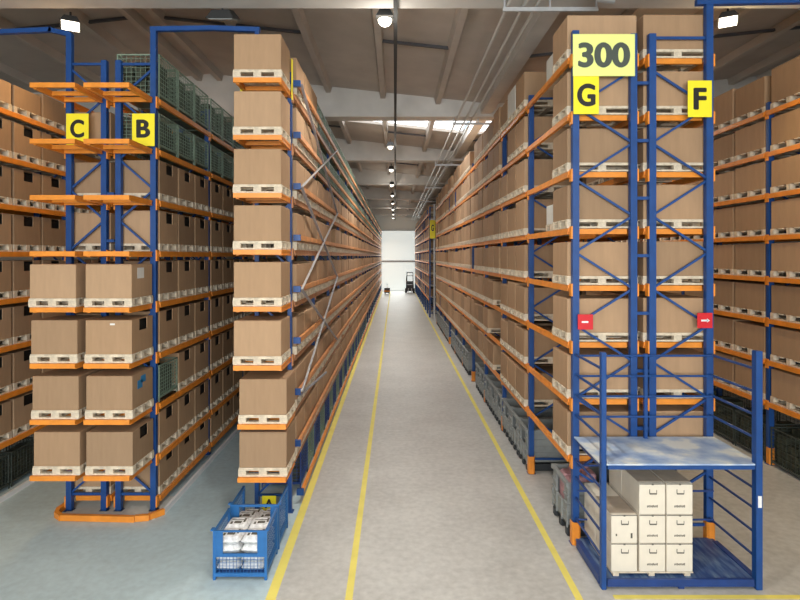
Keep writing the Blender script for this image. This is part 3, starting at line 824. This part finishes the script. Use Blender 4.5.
COLS = [3.205, 3.60, 3.982]; CN = ['left', 'middle', 'right']; RN = ['bottom', 'second', 'top']; 
for row, yy in enumerate((7.69, 8.3 - .005)):
    if row == 1: AL2 = .31
    for c, xc in enumerate(COLS):
        for k in range(2 if c == 0 else 3):
            if row == 0:
                me = body; nm = 'front'
            else:
                me = ab.get('b') or MB().cham(-AW / 2, AW / 2, 0, .49, 0, AH, .008).mesh('archive_box', 'archive'); ab['b'] = me; nm = 'rear'
            kn = ['bottom', 'top'][k] if c == 0 else RN[k]
            o = put('archive_box', me, None, (xc, yy, .185 + k * .4)); o.scale.z = 1.1 if k == 2 else 1
            tag(o, 'cream archive box in the %s row of the pile, %s column, %s tier' % (nm, CN[c], kn), 'archive box', 'archive boxes on the blue platform')
            if row == 0:
                put('handle', hm, o); put('edge_strip', em, o)
                if (c, k) == (0, 1): put('mark', two, o)
                elif c: put('printed_line', pm, o)
                put('lid_panel', lidm, o)['label'] = 'brown top panel'
            
pr = thing('low_pallet', 'low wooden pallet under the cream archive boxes', 'pallet', (3.59, 7.69, .125))
for x in (-.5, 0, .5): MB().box(x - .04, x + .04, 0, .9, 0, .04).build('runner', 'wood', pr)
MB().box(-.56, .58, .0, .9, .04, .058).build('deck_boards', 'wood', pr)

# ------------------------------------------------------------ blue stillages with white bags
def stillage(y, label, blabel, grp_pos):
    r = thing('stillage', label, 'stillage', (-2.2, y, 0), 'blue stillages')
    hw, dp, h = .385, .72, .70
    for x in (-hw, hw - .04):
        for yy in (0, dp - .04): MB().box(x, x + .04, yy, yy + .04, 0, h).build('corner_post', 'cartblue', r)
    for x0_, x1_ in ((-hw + .04, -hw + .14), (hw - .14, hw - .04)):
        MB().box(x0_, x1_, .005, .02, .36, h - .02).build('corner_plate', 'cartblue', r)
    MB().box(-hw + .04, hw - .04, 0, .035, .33, .37).build('mid_rail', 'cartblue', r)
    MB().box(-hw + .04, hw - .04, 0, .035, .05, .10).box(-hw + .04, hw - .04, dp - .035, dp, .05, .10).box(-hw + .005, -hw + .035, .04, dp - .04, .05, .10).box(hw - .035, hw - .005, .04, dp - .04, .05, .10).build('bottom_frame', 'cartblue', r)
    MB().box(-hw + .04, hw - .04, .035, dp - .035, .09, .1).build('base_sheet', 'blue_dark', r)
    for x in (-hw + .005, hw - .035): MB().box(x, x + .03, .04, dp - .04, h - .04, h).build('top_rail', 'cartblue', r)
    tr = .035 if grp_pos == 'farther' else .018
    MB().box(-hw + .04, hw - .04, 0, .03, h - tr, h).build('top_rail', 'cartblue', r)
    for x in (-hw - .03, hw - .01): MB().box(x, x + .04, -.01, .07, h, h + .02).build('stacking_foot', 'cartblue', r)
    net = MB(); q = .003
    for i in range(1, 14):
        x = -hw + .04 + (2 * hw - .08) * i / 14; net.box(x - q, x + q, .012, .018, .1, .33); net.box(x - q, x + q, dp - .018, dp - .012, .1, .33)
    for i in range(1, 5): net.box(-hw + .04, hw - .04, .012, .018, .1 + i * .046, .104 + i * .046)
    for i in range(1, 12):
        yy = .04 + (dp - .08) * i / 12
        for x in (-hw + .02, hw - .02): net.box(x - q, x + q, yy - q, yy + q, .1, h - .04)
    for i in range(1, 10):
        for x in (-hw + .02, hw - .02): net.box(x - q, x + q, .04, dp - .04, .1 + i * .058, .104 + i * .058)
    net.build('mesh_panels', 'cartblue', r)
    # bags
    rr = random.Random(int(y * 10))
    n = 0
    PN = ['front left', 'front right', 'rear left', 'rear right']
    for tier in range(4):
        for q2, (bx, byy) in enumerate(((-.175, .19), (.175, .19), (-.175, .53), (.175, .53))):
            if grp_pos == 'farther' and tier > (2 if q2 < 2 else 1): continue
            mb = MB(); NX, NY = 8, 8; w, l, t = .17, .163, .058
            z0 = .102 + tier * .122
            # pillow
            base = len(mb.v)
            for sgn in (1, -1):
                for i in range(NX + 1):
                    for j in range(NY + 1):
                        u = -1 + 2 * i / NX; v = -1 + 2 * j / NY
                        pz = t * (max(0, (1 - u ** 6) * (1 - v ** 6)) ** .4) + rr.uniform(-.003, .003) * (1 - max(abs(u), abs(v)))
                        mb.v.append((u * w, v * l, t + sgn * pz * .98))
            N = (NX + 1) * (NY + 1)
            for s_ in (0, 1):
                for i in range(NX):
                    for j in range(NY):
                        a = base + s_ * N + i * (NY + 1) + j; b_ = a + NY + 1
                        mb.f.append((a, b_, b_ + 1, a + 1) if s_ == 0 else (a, a + 1, b_ + 1, b_))
            o = mb.build('paper_bundle', 'paper', None, (-2.2 + bx, y + byy + .01, z0)); o.rotation_euler.z = rr.uniform(-.05, .05)
            for p in o.data.polygons: p.use_smooth = True
            tag(o, 'white bundle in the %s stillage, %s, %s layer' % (grp_pos, PN[q2], ['bottom', 'second', 'third', 'top'][tier]), 'bundle', 'white bundles in the ' + grp_pos + ' stillage')
            if tier == (3 if grp_pos == 'nearer' else 2 if q2 < 2 else 1):
                MB().box(-.05, .06, -.07, .0, t * 1.94, t * 2.01).box(-.1, .08, .03, .05, t * 1.94, t * 2.01).box(-.1, -.07, -.09, -.02, t * 1.94, t * 2.01).box(.08, .11, -.03, .09, t * 1.94, t * 2.01).build('print', 'print', o)
stillage(7.80, 'nearest blue mesh stillage filled with white bundles', '', 'nearer')
stillage(8.62, 'second blue mesh stillage, just behind the nearest one at the foot of rack A', '', 'farther')

# ------------------------------------------------------------ lamps
def lamp(x, y, z, label, on=True, size=.42, tilt=0, watts=0, col=(1, .93, .82), glass='lamp_on', dome=False, rz=0):
    r = thing('ceiling_lamp', label, 'lamp', (x, y, z), 'ceiling lamps')
    r.rotation_euler = (tilt, 0, rz)
    s = size / 2
    mb = MB(); mb.hexa([(-s, -s, 0), (s, -s, 0), (s, s, 0), (-s, s, 0), (-s * .6, -s * .6, .16), (s * .6, -s * .6, .16), (s * .6, s * .6, .16), (-s * .6, s * .6, .16)])
    mb.build('housing', 'housing', r)
    if dome:
        q = MB(); n = 16
        for a in range(5):
            t = a / 4 * math.pi / 2; rr_ = s * .8 * math.cos(t) + .001; zz = -.02 - .13 * math.sin(t)
            q.v += [(rr_ * math.cos(2 * math.pi * k / n), rr_ * math.sin(2 * math.pi * k / n), zz) for k in range(n)]
        for a in range(4):
            for k in range(n): q.f.append((a * n + k, a * n + (k + 1) % n, (a + 1) * n + (k + 1) % n, (a + 1) * n + k))
        q.f.append(tuple(range(n))); q.f.append(tuple(4 * n + k for k in range(n)))
        o = q.build('diffuser', glass, r)
        for p in o.data.polygons: p.use_smooth = True
    else: MB().box(-s * .85, s * .85, -s * .85, s * .85, -.02, -.001).build('diffuser', glass if on else 'lampoff', r)
    MB().tube([(0, 0, .16), (0, 0, .3)], .02).build('stem', 'housing', r)
    if on and watts:
        l = bpy.data.lights.new('lamp_light', 'AREA'); l.shape = 'SQUARE'; l.size = size * .8; l.energy = watts; l.color = col; l.spread = math.radians(125)
        lo = bpy.data.objects.new('lamp_light', l); C.objects.link(lo); lo.location = (x, y, z - .2); lo.rotation_euler = (tilt, 0, 0)
        l = bpy.data.lights.new('lamp_spill', 'POINT'); l.energy = watts * UP; l.color = col; l.shadow_soft_size = .15
        lo = bpy.data.objects.new('lamp_spill', l); C.objects.link(lo); lo.location = (x, y, z - .4)
UP = .3
W = 115
lys = [-2.5, 4.5, 10.9, 17.2, 23.5, 29.8, 36.1, 42.4, 48.7, 55, 61.3, 67.5]
for i, y in enumerate(lys):
    if i == 3: continue
    lamp(-.2, y, 9.3 if i != 3 else 9.5, 'round ceiling lamp over the main aisle, %s from the front' % ORD[i], watts=W, size=.34, col=(1, .95, .86), dome=True, glass='lamp_on' if i < 3 else 'lampdim')
for i, y in enumerate((-2.5, 4.5, 11.1, 17.4, 23.7, 30.0)):
    lamp(-6.55, y, 9.25, 'ceiling lamp over the far left aisle, %s from the front' % ORD[i], watts=W * .26, size=.36, col=(1, .66, .30), tilt=math.radians(-12), rz=.5)
    lamp(6.6, y - .2, 9.25, 'ceiling lamp over the far right aisle, %s from the front' % ORD[i], watts=W * .4, size=.36, col=(1, .76, .38), tilt=math.radians(-12), rz=-.5)
lamp(-3.4, 10.9, 9.3, 'unlit black ceiling lamp above the aisle between racks A and B', on=False, size=.55, tilt=math.radians(20))
lamp(-4.4, 1.0, 9.3, 'added unseen ceiling lamp in front of the aisle between racks A and B', watts=W * .8, size=.5, col=(.92, .97, 1))  # unseen lamp added to brighten the floor at the front left

# unseen window panels and area lights added behind the camera to light the fronts
for i, x in enumerate((-3.6, 2.6)):
    struct('window_%d' % n, MB().box(x - 2.2, x + 2.2, YB + .01, YB + .04, 2.5, 8.5), 'daydoor'); n += 1
    l = bpy.data.lights.new('daylight', 'AREA'); l.shape = 'RECTANGLE'; l.size = 4.2; l.size_y = 5.8; l.energy = 1300; l.color = (.92, .97, 1)  # fill light added behind the camera; no window is known there
    lo = bpy.data.objects.new('daylight', l); C.objects.link(lo); lo.location = (x, YB + .1, 5.5); lo.rotation_euler = (math.radians(90), 0, math.pi)  # holds the fill light added behind the camera
    lo.rotation_euler = (math.radians(-90), 0, math.pi) if False else (math.radians(90), 0, 0)
l = bpy.data.lights.new('far_daylight', 'AREA'); l.shape = 'RECTANGLE'; l.size = 4.2; l.size_y = 7.5; l.energy = 300; l.color = (.93, 1, .99)
lo = bpy.data.objects.new('far_daylight', l); C.objects.link(lo); lo.location = (.4, YF - .2, 4); lo.rotation_euler = (math.radians(-90), 0, 0)
l = bpy.data.lights.new('skylight_glow', 'AREA'); l.shape = 'RECTANGLE'; l.size = 8; l.size_y = 1.7; l.energy = 500; l.color = (.93, .97, 1)
lo = bpy.data.objects.new('skylight_glow', l); C.objects.link(lo); lo.location = (3, 21.05, 9.8)

# ------------------------------------------------------------ forklift and pallet truck at the far end
r = thing('forklift', 'dark forklift standing at the far right end of the main aisle', 'forklift', (1.85, 68, 0))
def fk(mb, nme, m): return mb.build(nme, m, r)
fk(MB().cham(-.5, .5, .3, 1.9, .25, 1.05, .08), 'body', 'seatblack')
fk(MB().cham(-.48, .48, 1.7, 2.2, .3, 1.3, .1), 'counterweight', 'seatblack')
fk(MB().box(-.42, -.32, -.05, .08, .1, 2.6).box(.32, .42, -.05, .08, .1, 2.6).box(-.32, .32, -.03, .05, 1.4, 1.5).box(-.32, .32, -.03, .05, 2.5, 2.6), 'mast', 'seatblack')
fk(MB().bar((-.45, .5, 1.0), (-.4, .7, 2.1), .06).bar((.45, .5, 1.0), (.4, .7, 2.1), .06).bar((-.45, 1.8, 1.2), (-.4, 1.6, 2.1), .06).bar((.45, 1.8, 1.2), (.4, 1.6, 2.1), .06).box(-.45, .45, .65, 1.65, 2.1, 2.16), 'overhead_guard', 'seatblack')
for x in (-.2, .2): fk(MB().box(x - .05, x + .05, -1.0, -.05, .08, .12).box(x - .05, x + .05, -.09, -.05, .08, .6), 'fork', 'galv')
for x in (-.5, .5):
    for yy, rad in ((.45, .3), (1.75, .25)): fk(MB().tube([(x - .09, yy, rad), (x + .09, yy, rad)], rad, 16), 'wheel', 'rubber')
r = thing('pallet_truck', 'small dark and yellow pallet truck at the far left end of the main aisle', 'pallet truck', (-.95, 66, 0))
MB().cham(-.35, .35, .2, .9, .15, .75, .05).build('body', 'seatblack', r); MB().box(-.36, .36, .12, .2, .3, .45).build('bumper', 'orange', r)
MB().bar((0, .3, .7), (0, -.1, 1.25), .05).box(-.18, .18, -.14, -.08, 1.22, 1.28).build('handle', 'seatblack', r)
for x in (-.2, .2): MB().box(x - .06, x + .06, .9, 2.0, .08, .14).build('fork', 'galv', r)
for x in (-.25, .25): MB().tube([(x - .04, .35, .1), (x + .04, .35, .1)], .1, 12).build('wheel', 'rubber', r)

# ------------------------------------------------------------ world, camera, view
wd = bpy.data.worlds.new('World'); S.world = wd; wd.use_nodes = True
bg = wd.node_tree.nodes['Background']; bg.inputs[0].default_value = (.8, .9, 1, 1); bg.inputs[1].default_value = 1.0
cam = bpy.data.cameras.new('Camera'); co = bpy.data.objects.new('Camera', cam); C.objects.link(co)
co.location = (0, 0, H); co.rotation_euler = (math.radians(90), 0, 0)
cam.sensor_width = 36; cam.lens = 36 * F / 800; cam.shift_x = 5 / 800; cam.shift_y = -44 / 800
cam.clip_end = 300
S.camera = co
S.view_settings.view_transform = 'Standard'; S.view_settings.look = 'None'; S.view_settings.gamma = 1; S.view_settings.use_curve_mapping = False
S.view_settings.exposure = 0.0
